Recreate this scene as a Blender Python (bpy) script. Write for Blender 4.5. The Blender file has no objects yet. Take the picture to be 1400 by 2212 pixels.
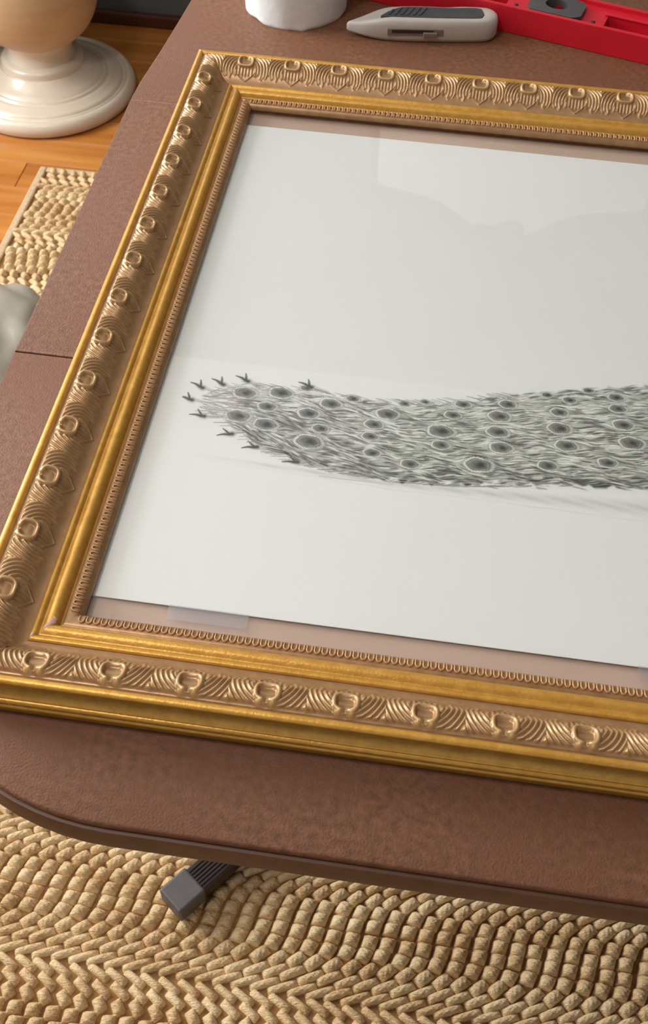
import bpy, bmesh, math, random
import numpy as np
from mathutils import Vector, Matrix

random.seed(7)
rng = np.random.default_rng(11)
SC = bpy.context.scene
COL = SC.collection
TZ = 0.70            # height of the table top; floor is z = 0
PI = math.pi

# ------------------------------------------------------------------ camera
cam_d = bpy.data.cameras.new('camera')
cam = bpy.data.objects.new('camera', cam_d)
COL.objects.link(cam)
rx, roll, yaw = 0.66779, 0.03793, 0.10841
cam.matrix_world = (Matrix.Translation((0.24473, -0.97573, 0.58552 + TZ)) @ Matrix.Rotation(yaw, 4, 'Z')
                    @ Matrix.Rotation(rx, 4, 'X') @ Matrix.Rotation(roll, 4, 'Z'))
cam_d.sensor_fit = 'VERTICAL'
cam_d.sensor_height = 36.0
cam_d.lens = 2327.47 / 2212 * 36.0
cam_d.clip_start = 0.02
cam_d.dof.use_dof = True
cam_d.dof.focus_distance = 0.78
cam_d.dof.aperture_fstop = 22.0
SC.camera = cam

# ------------------------------------------------------------------ world, lights, exposure
world = bpy.data.worlds.new('world')
SC.world = world
world.use_nodes = True
bg = world.node_tree.nodes['Background']
bg.inputs[0].default_value = (0.75, 0.87, 1.0, 1)
bg.inputs[1].default_value = 0.6

def area(name, loc, rot, sx, sy, power, color):
    d = bpy.data.lights.new(name, 'AREA')
    d.shape = 'RECTANGLE'; d.size = sx; d.size_y = sy
    d.energy = power; d.color = color
    o = bpy.data.objects.new(name, d)
    COL.objects.link(o)
    o.location = loc; o.rotation_euler = rot
    return o
# daylight in the side and back window openings; the rear one is added fill
area('daylight_side_window', (-2.16, 0.35, 1.55), (0, -PI/2, 0), 1.3, 1.5, 125, (0.94, 0.975, 1.0))
area('daylight_back_window', (-1.10, 1.47, 1.55), (PI/2, 0, PI), 1.0, 1.3, 13, (0.95, 0.98, 1.0))
area('rear_fill_light', (0.3, -2.76, 1.55), (PI/2, 0, 0), 1.8, 1.4, 3, (1.0, 0.97, 0.92))

SC.view_settings.view_transform = 'Standard'
SC.view_settings.look = 'None'
SC.view_settings.gamma = 1.0
SC.view_settings.exposure = -0.24
SC.view_settings.use_curve_mapping = False
try:
    SC.cycles.use_denoising = True
    SC.cycles.max_bounces = 8
    SC.cycles.transparent_max_bounces = 8
except Exception:
    pass

# ------------------------------------------------------------------ helpers
def srgb(r, g, b):
    f = lambda c: (c/255/12.92) if c/255 <= 0.04045 else ((c/255+0.055)/1.055)**2.4
    return (f(r), f(g), f(b), 1)

def mat(name, base, rough=0.5, metal=0.0, spec=0.5, var=None, vscale=30, bump=0.0, bscale=200, bdist=0.001,
        coat=0.0, stretch=(1, 1, 1), detail=4, var2=None, v2scale=4):
    m = bpy.data.materials.new(name); m.use_nodes = True
    nt = m.node_tree; N = nt.nodes; Lk = nt.links
    p = N['Principled BSDF']
    p.inputs['Base Color'].default_value = base
    p.inputs['Roughness'].default_value = rough
    p.inputs['Metallic'].default_value = metal
    p.inputs['Specular IOR Level'].default_value = spec
    p.inputs['Coat Weight'].default_value = coat
    tc = N.new('ShaderNodeTexCoord'); mp = N.new('ShaderNodeMapping')
    mp.inputs['Scale'].default_value = stretch
    Lk.new(tc.outputs['Object'], mp.inputs['Vector'])
    src = None
    if var is not None:
        n = N.new('ShaderNodeTexNoise'); n.inputs['Scale'].default_value = vscale; n.inputs['Detail'].default_value = detail
        Lk.new(mp.outputs[0], n.inputs['Vector'])
        r = N.new('ShaderNodeMapRange'); r.inputs[1].default_value = 0.32; r.inputs[2].default_value = 0.68
        Lk.new(n.outputs['Fac'], r.inputs[0])
        mx = N.new('ShaderNodeMix'); mx.data_type = 'RGBA'
        mx.inputs[6].default_value = base; mx.inputs[7].default_value = var
        Lk.new(r.outputs[0], mx.inputs[0]); src = mx.outputs[2]
        if var2 is not None:
            n2 = N.new('ShaderNodeTexNoise'); n2.inputs['Scale'].default_value = v2scale; n2.inputs['Detail'].default_value = 3
            Lk.new(mp.outputs[0], n2.inputs['Vector'])
            r2 = N.new('ShaderNodeMapRange'); r2.inputs[1].default_value = 0.4; r2.inputs[2].default_value = 0.7
            Lk.new(n2.outputs['Fac'], r2.inputs[0])
            mx2 = N.new('ShaderNodeMix'); mx2.data_type = 'RGBA'; mx2.inputs[7].default_value = var2
            Lk.new(r2.outputs[0], mx2.inputs[0]); Lk.new(src, mx2.inputs[6]); src = mx2.outputs[2]
        Lk.new(src, p.inputs['Base Color'])
    if bump > 0:
        n = N.new('ShaderNodeTexNoise'); n.inputs['Scale'].default_value = bscale; n.inputs['Detail'].default_value = 3
        Lk.new(mp.outputs[0], n.inputs['Vector'])
        b = N.new('ShaderNodeBump'); b.inputs['Strength'].default_value = bump; b.inputs['Distance'].default_value = bdist
        Lk.new(n.outputs['Fac'], b.inputs['Height']); Lk.new(b.outputs[0], p.inputs['Normal'])
    return m

def mesh_obj(name, V, F, mats, parent=None, smooth=True, midx=None, loc=None):
    me = bpy.data.meshes.new(name)
    V = np.asarray(V, dtype=np.float32)
    if isinstance(F, np.ndarray):
        nf, k = F.shape
        me.vertices.add(len(V)); me.vertices.foreach_set('co', V.ravel())
        me.loops.add(nf*k); me.loops.foreach_set('vertex_index', F.astype(np.int32).ravel())
        me.polygons.add(nf); me.polygons.foreach_set('loop_start', np.arange(nf, dtype=np.int32)*k)
        me.update(calc_edges=True); me.validate()
    else:
        me.from_pydata([tuple(map(float, v)) for v in V], [], [tuple(map(int, f)) for f in F]); me.update()
    for m in (mats if isinstance(mats, (list, tuple)) else [mats]): me.materials.append(m)
    if midx is not None and len(midx) == len(me.polygons): me.polygons.foreach_set('material_index', np.asarray(midx, np.int32))
    if smooth: me.polygons.foreach_set('use_smooth', np.ones(len(me.polygons), bool))
    me.update()
    o = bpy.data.objects.new(name, me); COL.objects.link(o)
    if parent: o.parent = parent
    if loc is not None: o.location = loc
    return o

def bm_obj(name, bm, m, parent=None, smooth=False, loc=None, rotz=None, bevel=0, seg=2):
    me = bpy.data.meshes.new(name)
    bmesh.ops.recalc_face_normals(bm, faces=bm.faces)
    bm.to_mesh(me); bm.free()
    for x in (m if isinstance(m, (list, tuple)) else [m]): me.materials.append(x)
    if smooth: me.polygons.foreach_set('use_smooth', np.ones(len(me.polygons), bool))
    o = bpy.data.objects.new(name, me); COL.objects.link(o)
    if parent: o.parent = parent
    if loc is not None: o.location = loc
    if rotz is not None: o.rotation_euler = (0, 0, rotz)
    if bevel:
        b = o.modifiers.new('bevel', 'BEVEL'); b.width = bevel; b.segments = seg; b.limit_method = 'ANGLE'
    return o

def box(bm, x0, x1, y0, y1, z0, z1):
    v = [bm.verts.new(p) for p in ((x0,y0,z0),(x1,y0,z0),(x1,y1,z0),(x0,y1,z0),(x0,y0,z1),(x1,y0,z1),(x1,y1,z1),(x0,y1,z1))]
    for f in ((0,3,2,1),(4,5,6,7),(0,1,5,4),(1,2,6,5),(2,3,7,6),(3,0,4,7)): bm.faces.new([v[i] for i in f])

def box_obj(name, x0, x1, y0, y1, z0, z1, m, parent=None, bevel=0, **k):
    bm = bmesh.new(); box(bm, x0, x1, y0, y1, z0, z1)
    return bm_obj(name, bm, m, parent, bevel=bevel, **k)

def empty(name, loc, rotz=0):
    o = bpy.data.objects.new(name, None); COL.objects.link(o)
    o.location = loc; o.rotation_euler = (0, 0, rotz); o.empty_display_size = 0.05
    return o

def tag(o, label=None, cat=None, group=None, kind=None):
    if label: o['label'] = label
    if cat: o['category'] = cat
    if group: o['group'] = group
    if kind: o['kind'] = kind
    return o

def lathe(name, prof, m, parent=None, n=64, loc=None, cap=True):
    prof = np.array(prof); k = len(prof)
    a = np.arange(n)/n*2*PI
    V = np.stack([np.outer(prof[:, 0], np.cos(a)), np.outer(prof[:, 0], np.sin(a)), np.repeat(prof[:, 1][:, None], n, 1)], -1).reshape(-1, 3)
    F = []
    for i in range(k-1):
        for j in range(n):
            j2 = (j+1) % n
            F.append((i*n+j, i*n+j2, (i+1)*n+j2, (i+1)*n+j))
    if cap:
        F.append(tuple(range(n))[::-1]); F.append(tuple((k-1)*n+j for j in range(n)))
    return mesh_obj(name, V, F, m, parent, loc=loc)

def loft(name, outlines, m, parent=None, smooth=True, loc=None, midx=None):
    """closed loops of equal length, capped at both ends"""
    n = len(outlines[0]); V = [p for o in outlines for p in o]; F = []
    for i in range(len(outlines)-1):
        for j in range(n):
            j2 = (j+1) % n
            F.append((i*n+j, i*n+j2, (i+1)*n+j2, (i+1)*n+j))
    F.append(tuple(range(n))[::-1]); F.append(tuple((len(outlines)-1)*n+j for j in range(n)))
    return mesh_obj(name, V, F, m, parent, smooth, loc=loc)

def edge_split(o, ang=35):
    es = o.modifiers.new('edges', 'EDGE_SPLIT'); es.split_angle = math.radians(ang)

def catmull(P, k):
    P = np.array(P, float); out = []
    for i in range(len(P)-1):
        p0 = P[max(i-1, 0)]; p1 = P[i]; p2 = P[i+1]; p3 = P[min(i+2, len(P)-1)]
        for j in range(k):
            t = j/k
            out.append(0.5*((2*p1)+(-p0+p2)*t+(2*p0-5*p1+4*p2-p3)*t*t+(-p0+3*p1-3*p2+p3)*t**3))
    out.append(P[-1])
    return np.array(out)

def tube(name, pts, r, m, parent=None, n=10, loc=None, k=4):
    pts = catmull(pts, k); V = []; F = []
    for i, p in enumerate(pts):
        d = pts[min(i+1, len(pts)-1)]-pts[max(i-1, 0)]; d /= np.linalg.norm(d)
        a = np.cross(d, (0, 0.3, 1)); a /= np.linalg.norm(a); b = np.cross(d, a)
        rr = r[min(int(i/max(len(pts)-1, 1)*len(r)), len(r)-1)] if isinstance(r, (list, tuple)) else r
        for j in range(n):
            t = j/n*2*PI; V.append(p+rr*(math.cos(t)*a+math.sin(t)*b))
    for i in range(len(pts)-1):
        for j in range(n):
            j2 = (j+1) % n; F.append((i*n+j, i*n+j2, (i+1)*n+j2, (i+1)*n+j))
    F.append(tuple(range(n))); F.append(tuple((len(pts)-1)*n+j for j in range(n))[::-1])
    return mesh_obj(name, V, F, m, parent, loc=loc)

def smoothstep(x, a, b):
    t = np.clip((x-a)/(b-a), 0, 1); return t*t*(3-2*t)

# ------------------------------------------------------------------ materials
M = {}
M['gold'] = mat('gold_paint', srgb(206, 157, 72), 0.38, 0.42, 0.5, var=srgb(190, 139, 54), vscale=160, bump=0.3, bscale=520, bdist=0.0006, detail=6)
M['tan'] = mat('antique_bronze_paint', srgb(166, 129, 90), 0.38, 0.42, 0.5, var=srgb(146, 110, 74), vscale=120, bump=0.15, bscale=500, bdist=0.0005)
M['bead'] = mat('rubbed_bead_paint', srgb(196, 154, 108), 0.36, 0.25, 0.5, var=srgb(176, 132, 90), vscale=300)
M['chip'] = mat('exposed_gesso', srgb(216, 176, 168), 0.7, var=srgb(200, 150, 140), vscale=200)
M['table'] = mat('brown_suede_vinyl', srgb(127, 85, 60), 0.62, 0, 0.32, var=srgb(98, 63, 41), vscale=200, bump=0.55, bscale=620, bdist=0.0010, var2=srgb(112, 72, 50), v2scale=16, detail=8)
M['rim'] = mat('brown_table_rim', srgb(106, 72, 48), 0.5, var=srgb(94, 62, 40), vscale=60)
M['paper'] = mat('white_paper', (0.80, 0.80, 0.795, 1), 0.85, 0, 0.2, var=(0.785, 0.785, 0.775, 1), vscale=6)
M['backing'] = mat('taupe_backing_board', srgb(200, 172, 156), 0.8, 0, 0.2, var=srgb(192, 164, 148), vscale=10)
M['roll'] = mat('white_tissue', (0.80, 0.80, 0.79, 1), 0.9, 0, 0.2, var=(0.74, 0.74, 0.73, 1), vscale=60, bump=0.3, bscale=150, bdist=0.001)
M['core'] = mat('grey_card', srgb(160, 140, 115), 0.9)
M['knife'] = mat('grey_plastic', srgb(196, 188, 182), 0.42, 0, 0.5, var=srgb(188, 180, 174), vscale=40)
M['rubber'] = mat('dark_grey_rubber', srgb(72, 74, 76), 0.6, 0, 0.4, var=srgb(64, 66, 68), vscale=80)
M['slotdark'] = mat('dark_recess', srgb(52, 40, 36), 0.6)
M['slider'] = mat('grey_slider', srgb(128, 112, 102), 0.5)
M['red'] = mat('red_plastic', srgb(206, 22, 44), 0.45, 0, 0.5, var=srgb(196, 18, 38), vscale=20, bump=0.1, bscale=300, bdist=0.0005)
M['block'] = mat('charcoal_plastic', srgb(80, 76, 78), 0.45, 0, 0.5, var=srgb(70, 66, 68), vscale=50)
M['black'] = mat('black_plastic', srgb(24, 22, 22), 0.5)
M['cream'] = mat('cream_paint', srgb(224, 210, 190), 0.28, 0, 0.5, var=srgb(216, 200, 178), vscale=12, coat=0.25)
M['urn'] = mat('urn_tan', srgb(198, 168, 132), 0.4, 0, 0.4, var=srgb(188, 156, 120), vscale=12, stretch=(0.3, 0.3, 3))  # even tan, darker than the cream base and neck
M['jute'] = mat('jute_yarn', srgb(236, 202, 154), 0.85, 0, 0.2, var=srgb(198, 158, 108), vscale=170, bump=1.0, bscale=300, bdist=0.003, stretch=(0.7, 2.6, 1.5), var2=srgb(244, 216, 170), v2scale=14)
M['jutebase'] = mat('jute_backing', srgb(150, 112, 70), 0.95, 0, 0.1, var=srgb(120, 86, 52), vscale=120)
M['binding'] = mat('rug_binding_tape', srgb(208, 182, 148), 0.85, 0, 0.2, var=srgb(192, 164, 128), vscale=150, bump=0.4, bscale=500)
M['wood'] = mat('oak_plank', srgb(206, 140, 70), 0.36, 0, 0.5, var=srgb(178, 106, 42), vscale=14, stretch=(0.12, 2.2, 1), detail=6, coat=0.15)
M['wood2'] = mat('oak_plank_deep', srgb(198, 128, 58), 0.36, 0, 0.5, var=srgb(160, 92, 36), vscale=12, stretch=(0.12, 2.2, 1), detail=6, coat=0.15)
M['subfloor'] = mat('floor_base', srgb(70, 42, 22), 0.8)
M['wall'] = mat('grey_wall_paint', srgb(108, 114, 115), 0.8, 0, 0.2, var=srgb(103, 109, 110), vscale=4)
M['ceil'] = mat('white_ceiling_paint', srgb(236, 234, 228), 0.9, 0, 0.1, var=srgb(230, 228, 222), vscale=4)
M['basebd'] = mat('stained_wood_trim', srgb(92, 52, 36), 0.45, var=srgb(74, 40, 28), vscale=20, stretch=(0.2, 1, 1))
M['white'] = mat('white_trim_paint', srgb(230, 228, 222), 0.5, var=srgb(224, 222, 214), vscale=8)
M['bag'] = mat('white_plastic_film', srgb(178, 170, 158), 0.35, 0, 0.5, var=srgb(162, 154, 140), vscale=5, coat=0.2)
M['leg'] = mat('dark_brown_metal', srgb(58, 44, 42), 0.35, 0.3, 0.5, var=srgb(48, 36, 36), vscale=60)
M['legcap'] = mat('grey_leg_cap', srgb(92, 86, 84), 0.45, 0, 0.5, var=srgb(84, 78, 76), vscale=60)
M['mirrorframe'] = mat('olive_grey_mirror_frame', srgb(96, 92, 78), 0.5, 0.1, var=srgb(80, 76, 62), vscale=40)
M['silver'] = mat('mirror_silver', (0.9, 0.9, 0.9, 1), 0.03, 1.0, var=(0.88, 0.9, 0.9, 1), vscale=3)

# rub attribute lightens the worn high points of the ornaments
def rub_material():
    m = mat('rubbed_bronze_ornament', srgb(172, 135, 96), 0.36, 0.38, 0.5, var=srgb(150, 114, 78), vscale=120, bump=0.12, bscale=500, bdist=0.0005)
    nt = m.node_tree; p = nt.nodes['Principled BSDF']
    at = nt.nodes.new('ShaderNodeAttribute'); at.attribute_name = 'rub'
    old = p.inputs['Base Color'].links[0].from_socket
    mx = nt.nodes.new('ShaderNodeMix'); mx.data_type = 'RGBA'; mx.inputs[7].default_value = srgb(216, 178, 124)
    nt.links.new(at.outputs['Fac'], mx.inputs[0]); nt.links.new(old, mx.inputs[6]); nt.links.new(mx.outputs[2], p.inputs['Base Color'])
    return m
M['ornament'] = rub_material()

def glass_material(name, tint, rough, ior=1.52):
    m = bpy.data.materials.new(name); m.use_nodes = True
    nt = m.node_tree; nt.nodes.remove(nt.nodes['Principled BSDF'])
    out = nt.nodes['Material Output']
    tr = nt.nodes.new('ShaderNodeBsdfTransparent'); tr.inputs[0].default_value = tint
    gl = nt.nodes.new('ShaderNodeBsdfGlossy'); gl.inputs['Roughness'].default_value = rough
    fr = nt.nodes.new('ShaderNodeFresnel')
    # the pane is modelled without refraction: the same index on entering and on leaving the sheet
    ge = nt.nodes.new('ShaderNodeNewGeometry'); im = nt.nodes.new('ShaderNodeMix'); im.data_type = 'FLOAT'
    im.inputs[2].default_value = ior; im.inputs[3].default_value = 1/ior
    nt.links.new(ge.outputs['Backfacing'], im.inputs[0]); nt.links.new(im.outputs[0], fr.inputs['IOR'])
    mx = nt.nodes.new('ShaderNodeMixShader')
    nt.links.new(fr.outputs[0], mx.inputs[0]); nt.links.new(tr.outputs[0], mx.inputs[1]); nt.links.new(gl.outputs[0], mx.inputs[2])
    nt.links.new(mx.outputs[0], out.inputs['Surface'])
    return m
M['glass'] = glass_material('picture_glass', (0.985, 0.99, 0.985, 1), 0.0)
M['tape'] = glass_material('clear_tape', (0.97, 0.97, 0.99, 1), 0.12, 1.6)
_nt = M['tape'].node_tree; _o = _nt.nodes['Material Output']; _src = _o.inputs['Surface'].links[0].from_socket
_df = _nt.nodes.new('ShaderNodeBsdfDiffuse'); _df.inputs[0].default_value = (0.72, 0.72, 0.80, 1)
_mx = _nt.nodes.new('ShaderNodeMixShader'); _mx.inputs[0].default_value = 0.09
_nt.links.new(_src, _mx.inputs[1]); _nt.links.new(_df.outputs[0], _mx.inputs[2]); _nt.links.new(_mx.outputs[0], _o.inputs['Surface'])

# ================================================================== SETTING
RX0, RX1, RY0, RY1, CZ = -2.2, 2.9, -2.8, 1.41, 2.5
fl = box_obj('floor', RX0, RX1, RY0, RY1, -0.06, -0.012, M['subfloor']); tag(fl, kind='structure')
PW = 0.083
plank_mesh = {}
def plank(x0, x1, y0, m):
    L = round(x1-x0, 3); key = (L, m)
    if key not in plank_mesh:
        bm = bmesh.new(); box(bm, -L/2+0.0004, L/2-0.0004, -PW/2+0.0005, PW/2-0.0005, -0.012, 0)
        bmesh.ops.bevel(bm, geom=[e for e in bm.edges if all(v.co.z > -0.001 for v in e.verts)], offset=0.0012, segments=1, affect='EDGES')
        me = bpy.data.meshes.new('plank'); bm.to_mesh(me); bm.free(); me.materials.append(M[m]); plank_mesh[key] = me
    o = bpy.data.objects.new('plank', plank_mesh[key]); COL.objects.link(o); o.parent = fl
    o.location = ((x0+x1)/2, y0+PW/2, 0)
y = RY1-PW; row = 0
while y > RY0:
    cuts = [RX0, -0.9+0.55*((row*0.37) % 1), 0.9+0.5*((row*0.61) % 1), RX1]
    for a, b in zip(cuts[:-1], cuts[1:]):
        plank(round(a, 2), round(b, 2), y, 'wood' if random.random() < 0.6 else 'wood2')
    y -= PW; row += 1

def wall_with_opening(name, axis, pos, a0, a1, oa0, oa1, oz0, oz1, th):
    bm = bmesh.new()
    def b(s0, s1, z0, z1):
        if axis == 'x': box(bm, min(pos, pos+th), max(pos, pos+th), s0, s1, z0, z1)
        else: box(bm, s0, s1, min(pos, pos+th), max(pos, pos+th), z0, z1)
    b(a0, oa0, 0, CZ); b(oa1, a1, 0, CZ); b(oa0, oa1, 0, oz0); b(oa0, oa1, oz1, CZ)
    return tag(bm_obj(name, bm, M['wall']), kind='structure')
wall_with_opening('wall_left', 'x', RX0, RY0, RY1, -0.4, 1.1, 0.9, 2.2, -0.12)
wall_with_opening('wall_back', 'y', RY1, RX0-0.12, RX1+0.12, -1.6, -0.6, 0.9, 2.2, 0.12)
wall_with_opening('wall_rear', 'y', RY0, RX0-0.12, RX1+0.12, -0.6, 1.2, 0.85, 2.25, -0.12)
tag(box_obj('wall_right', RX1, RX1+0.12, RY0, RY1, 0, CZ, M['wall']), kind='structure')
tag(box_obj('ceiling', RX0-0.12, RX1+0.12, RY0-0.12, RY1+0.12, CZ, CZ+0.1, M['ceil']), kind='structure')
def window(name, axis, pos, a0, a1, z0, z1, sgn):
    w = 0.05
    def piece(nm, s0, s1, zz0, zz1, parent, d0=-0.02, d1=0.02):
        if axis == 'x': return box_obj(nm, pos+d0, pos+d1, s0, s1, zz0, zz1, M['white'], parent, bevel=0.004)
        return box_obj(nm, s0, s1, pos+d0, pos+d1, zz0, zz1, M['white'], parent, bevel=0.004)
    bm = bmesh.new()
    def b(s0, s1, zz0, zz1):
        if axis == 'x': box(bm, pos-0.025, pos+0.025, s0, s1, zz0, zz1)
        else: box(bm, s0, s1, pos-0.025, pos+0.025, zz0, zz1)
    b(a0, a0+w, z0, z1); b(a1-w, a1, z0, z1); b(a0+w, a1-w, z0, z0+w); b(a0+w, a1-w, z1-w, z1)
    fr = tag(bm_obj(name, bm, M['white']), kind='structure')
    mid = (z0+z1)/2
    piece('meeting_rail', a0+w, a1-w, mid-0.02, mid+0.02, fr)
    piece('mullion', (a0+a1)/2-0.012, (a0+a1)/2+0.012, z0+w, mid-0.02, fr)
    piece('mullion', (a0+a1)/2-0.012, (a0+a1)/2+0.012, mid+0.02, z1-w, fr)
window('window_1', 'x', RX0-0.03, -0.4, 1.1, 0.9, 2.2, 1)
window('window_2', 'y', RY1+0.03, -1.6, -0.6, 0.9, 2.2, 1)
window('rear_fill_window', 'y', RY0-0.03, -0.6, 1.2, 0.85, 2.25, 1)  # unseen, added behind the camera for fill light
tag(box_obj('baseboard_back', RX0, RX1, RY1-0.018, RY1, 0, 0.03, M['basebd'], bevel=0.005), kind='structure')
tag(box_obj('baseboard_left', RX0, RX0+0.018, RY0, RY1-0.018, 0, 0.03, M['basebd'], bevel=0.005), kind='structure')

# crested wall mirror on the back wall: only its reflection in the picture glass is seen
def wall_mirror():
    r = empty('wall_mirror', (0.43, RY1-0.02, TZ+0.25))
    tag(r, 'wall mirror with scalloped crested top, seen only reflected in the picture glass', 'mirror')
    x0, z0 = 0.43, TZ+0.25
    half = [(-0.36, 0.0), (-0.36, 0.35), (-0.36, 0.80), (-0.345, 0.862), (-0.30, 0.878), (-0.235, 0.89), (-0.17, 0.91), (-0.105, 0.955), (-0.06, 0.985), (0.0, 0.99)]
    top = half + [(-x, z) for x, z in half[-2::-1]]
    P = [(x, 0, z) for x, z in top]
    tube('frame', P, 0.02, M['mirrorframe'], r, n=8, k=3)
    tube('bottom_rail', [(-0.36, 0, 0), (0, 0, 0), (0.36, 0, 0)], 0.02, M['mirrorframe'], r, n=8)
    pts = catmull([(p[0], p[1], p[2]) for p in P], 3)
    n = len(pts)
    V = [(p[0], 0.006, p[2]) for p in pts]+[(p[0], 0.012, p[2]) for p in pts]
    F = [tuple(range(n)), tuple(range(n, 2*n))[::-1]]+[(i, (i+1) % n, n+(i+1) % n, n+i) for i in range(n)]
    mesh_obj('glass', V, F, M['silver'], r, smooth=False)
    crest = []
    for k in range(40):
        a = k/40*2*PI
        rr = 0.075+0.012*math.cos(5*a)
        crest.append((rr*1.2*math.cos(a), 1.0+rr*math.sin(a)))
    loft('crest', [[(x, 0.012, z) for x, z in crest], [(x, -0.004, z) for x, z in crest], [(x*0.8, -0.012, 1.0+(z-1.0)*0.8) for x, z in crest]], M['mirrorframe'], r)
wall_mirror()

# ================================================================== RUG
RGX0, RGX1, RGY0, RGY1 = -0.545, 1.75, -1.5, 0.808
def rug():
    r = empty('jute_rug', ((RGX0+RGX1)/2, (RGY0+RGY1)/2, 0))
    tag(r, 'chunky tan jute rug with zigzag ribbed weave on the wooden floor', 'rug')
    ox, oy = (RGX0+RGX1)/2, (RGY0+RGY1)/2
    box_obj('backing', RGX0-ox+0.004, RGX1-ox-0.004, RGY0-oy+0.004, RGY1-oy-0.004, 0.0005, 0.005, M['jutebase'], r)
    # binding tape round the edge
    w = 0.014
    for nm, a in (('binding', (RGX0, RGX0+w, RGY0, RGY1)), ('binding', (RGX1-w, RGX1, RGY0, RGY1)),
                  ('binding', (RGX0+w, RGX1-w, RGY1-w, RGY1)), ('binding', (RGX0+w, RGX1-w, RGY0, RGY0+w))):
        box_obj(nm, a[0]-ox, a[1]-ox, a[2]-oy, a[3]-oy, 0.0004, 0.0105, M['binding'], r, bevel=0.003)
    PX, PY, HP, Y0 = 0.0208, 0.1574/10, 0.1574, -0.6595
    A, k = 0.1771, 0.867
    def g(Y):
        q = np.abs(((Y-Y0)/HP+1) % 2-1)          # 0 at '<' cusps, 1 at '>' cusps
        return A*(q+k*np.sin(2*PI*q)/(2*PI))
    def dg(Y):
        ph = ((Y-Y0)/HP+1) % 2-1
        q = np.abs(ph)
        return np.sign(ph)*A*(1+k*np.cos(2*PI*q))/HP
    k0 = math.ceil((RGY0+0.02-Y0)/PY); k1 = math.floor((RGY1-0.019-Y0)/PY)
    rows = Y0+(np.arange(k0, k1+1)+0.5)*PY
    C = []
    for j, Y in enumerate(rows):
        x0 = g(Y)
        i0 = math.ceil((RGX0+0.019-x0)/PX); i1 = math.floor((RGX1-0.019-x0)/PX)
        i = np.arange(i0, i1+1)
        C.append(np.stack([x0+i*PX, np.full(len(i), Y)], 1))
    C = np.concatenate(C)
    C += rng.normal(0, 0.0007, C.shape)
    sl = dg(C[:, 1])
    det = ((C[:, 1] < -0.36) & (C[:, 1] > -1.0) & (C[:, 0] > -0.32) & (C[:, 0] < 0.95)) | ((C[:, 0] < -0.28) & (C[:, 1] > 0.3))
    def build(sel, n, name):
        c = C[sel]; s0 = sl[sel]; m = len(c)
        s = s0*np.clip((np.abs(s0)-0.1)/1.3, 0.2, 1.0)          # stitches turn less than their rib: stepped columns
        u, v = np.meshgrid(np.linspace(-1, 1, n), np.linspace(-1, 1, n), indexing='ij')
        # tangent along the rib
        tl = np.sqrt(s*s+1); tx, ty = s/tl, 1/tl
        width = PX*(0.07+0.365*ty)                      # half width across the rib
        length = PY*(0.40*tl+0.13)                            # half length along the rib
        length = np.minimum(length, 0.0190)
        hgt = (0.0050+0.0068*ty)*(0.9+0.2*rng.random(m))
        uu, vv = u.ravel(), v.ravel()
        prof = np.clip(1-np.abs(uu)**2.2, 0, 1)**0.55*np.clip(1-np.abs(vv)**2.6, 0, 1)**0.5
        fib = 0.085*np.cos((uu*0.8+vv*1.3)*PI*2.6)*prof if n > 6 else 0
        lean = 0.10*vv*prof                              # stitches overlap like scales
        h = prof+fib-lean
        X = c[:, 0, None]+width[:, None]*uu*ty[:, None]+length[:, None]*vv*tx[:, None]
        Y = c[:, 1, None]-width[:, None]*uu*tx[:, None]+length[:, None]*vv*ty[:, None]
        tw = 0.0016*vv*1.0
        X = X+tw
        Z = 0.004+hgt[:, None]*h[None, :]
        V = np.stack([X-ox, Y-oy, np.broadcast_to(Z, X.shape)], -1).reshape(-1, 3)
        q = (np.arange(n-1)[:, None]*n+np.arange(n-1)[None, :]).ravel()
        f = np.stack([q, q+n, q+n+1, q+1], 1)
        F = (f[None]+(np.arange(m)*n*n)[:, None, None]).reshape(-1, 4)
        o = mesh_obj(name, V, F, M['jute'], r)
        o['kind'] = 'stuff'
    build(det, 13, 'woven_ribs')
    build(~det, 5, 'woven_ribs')
rug()

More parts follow.
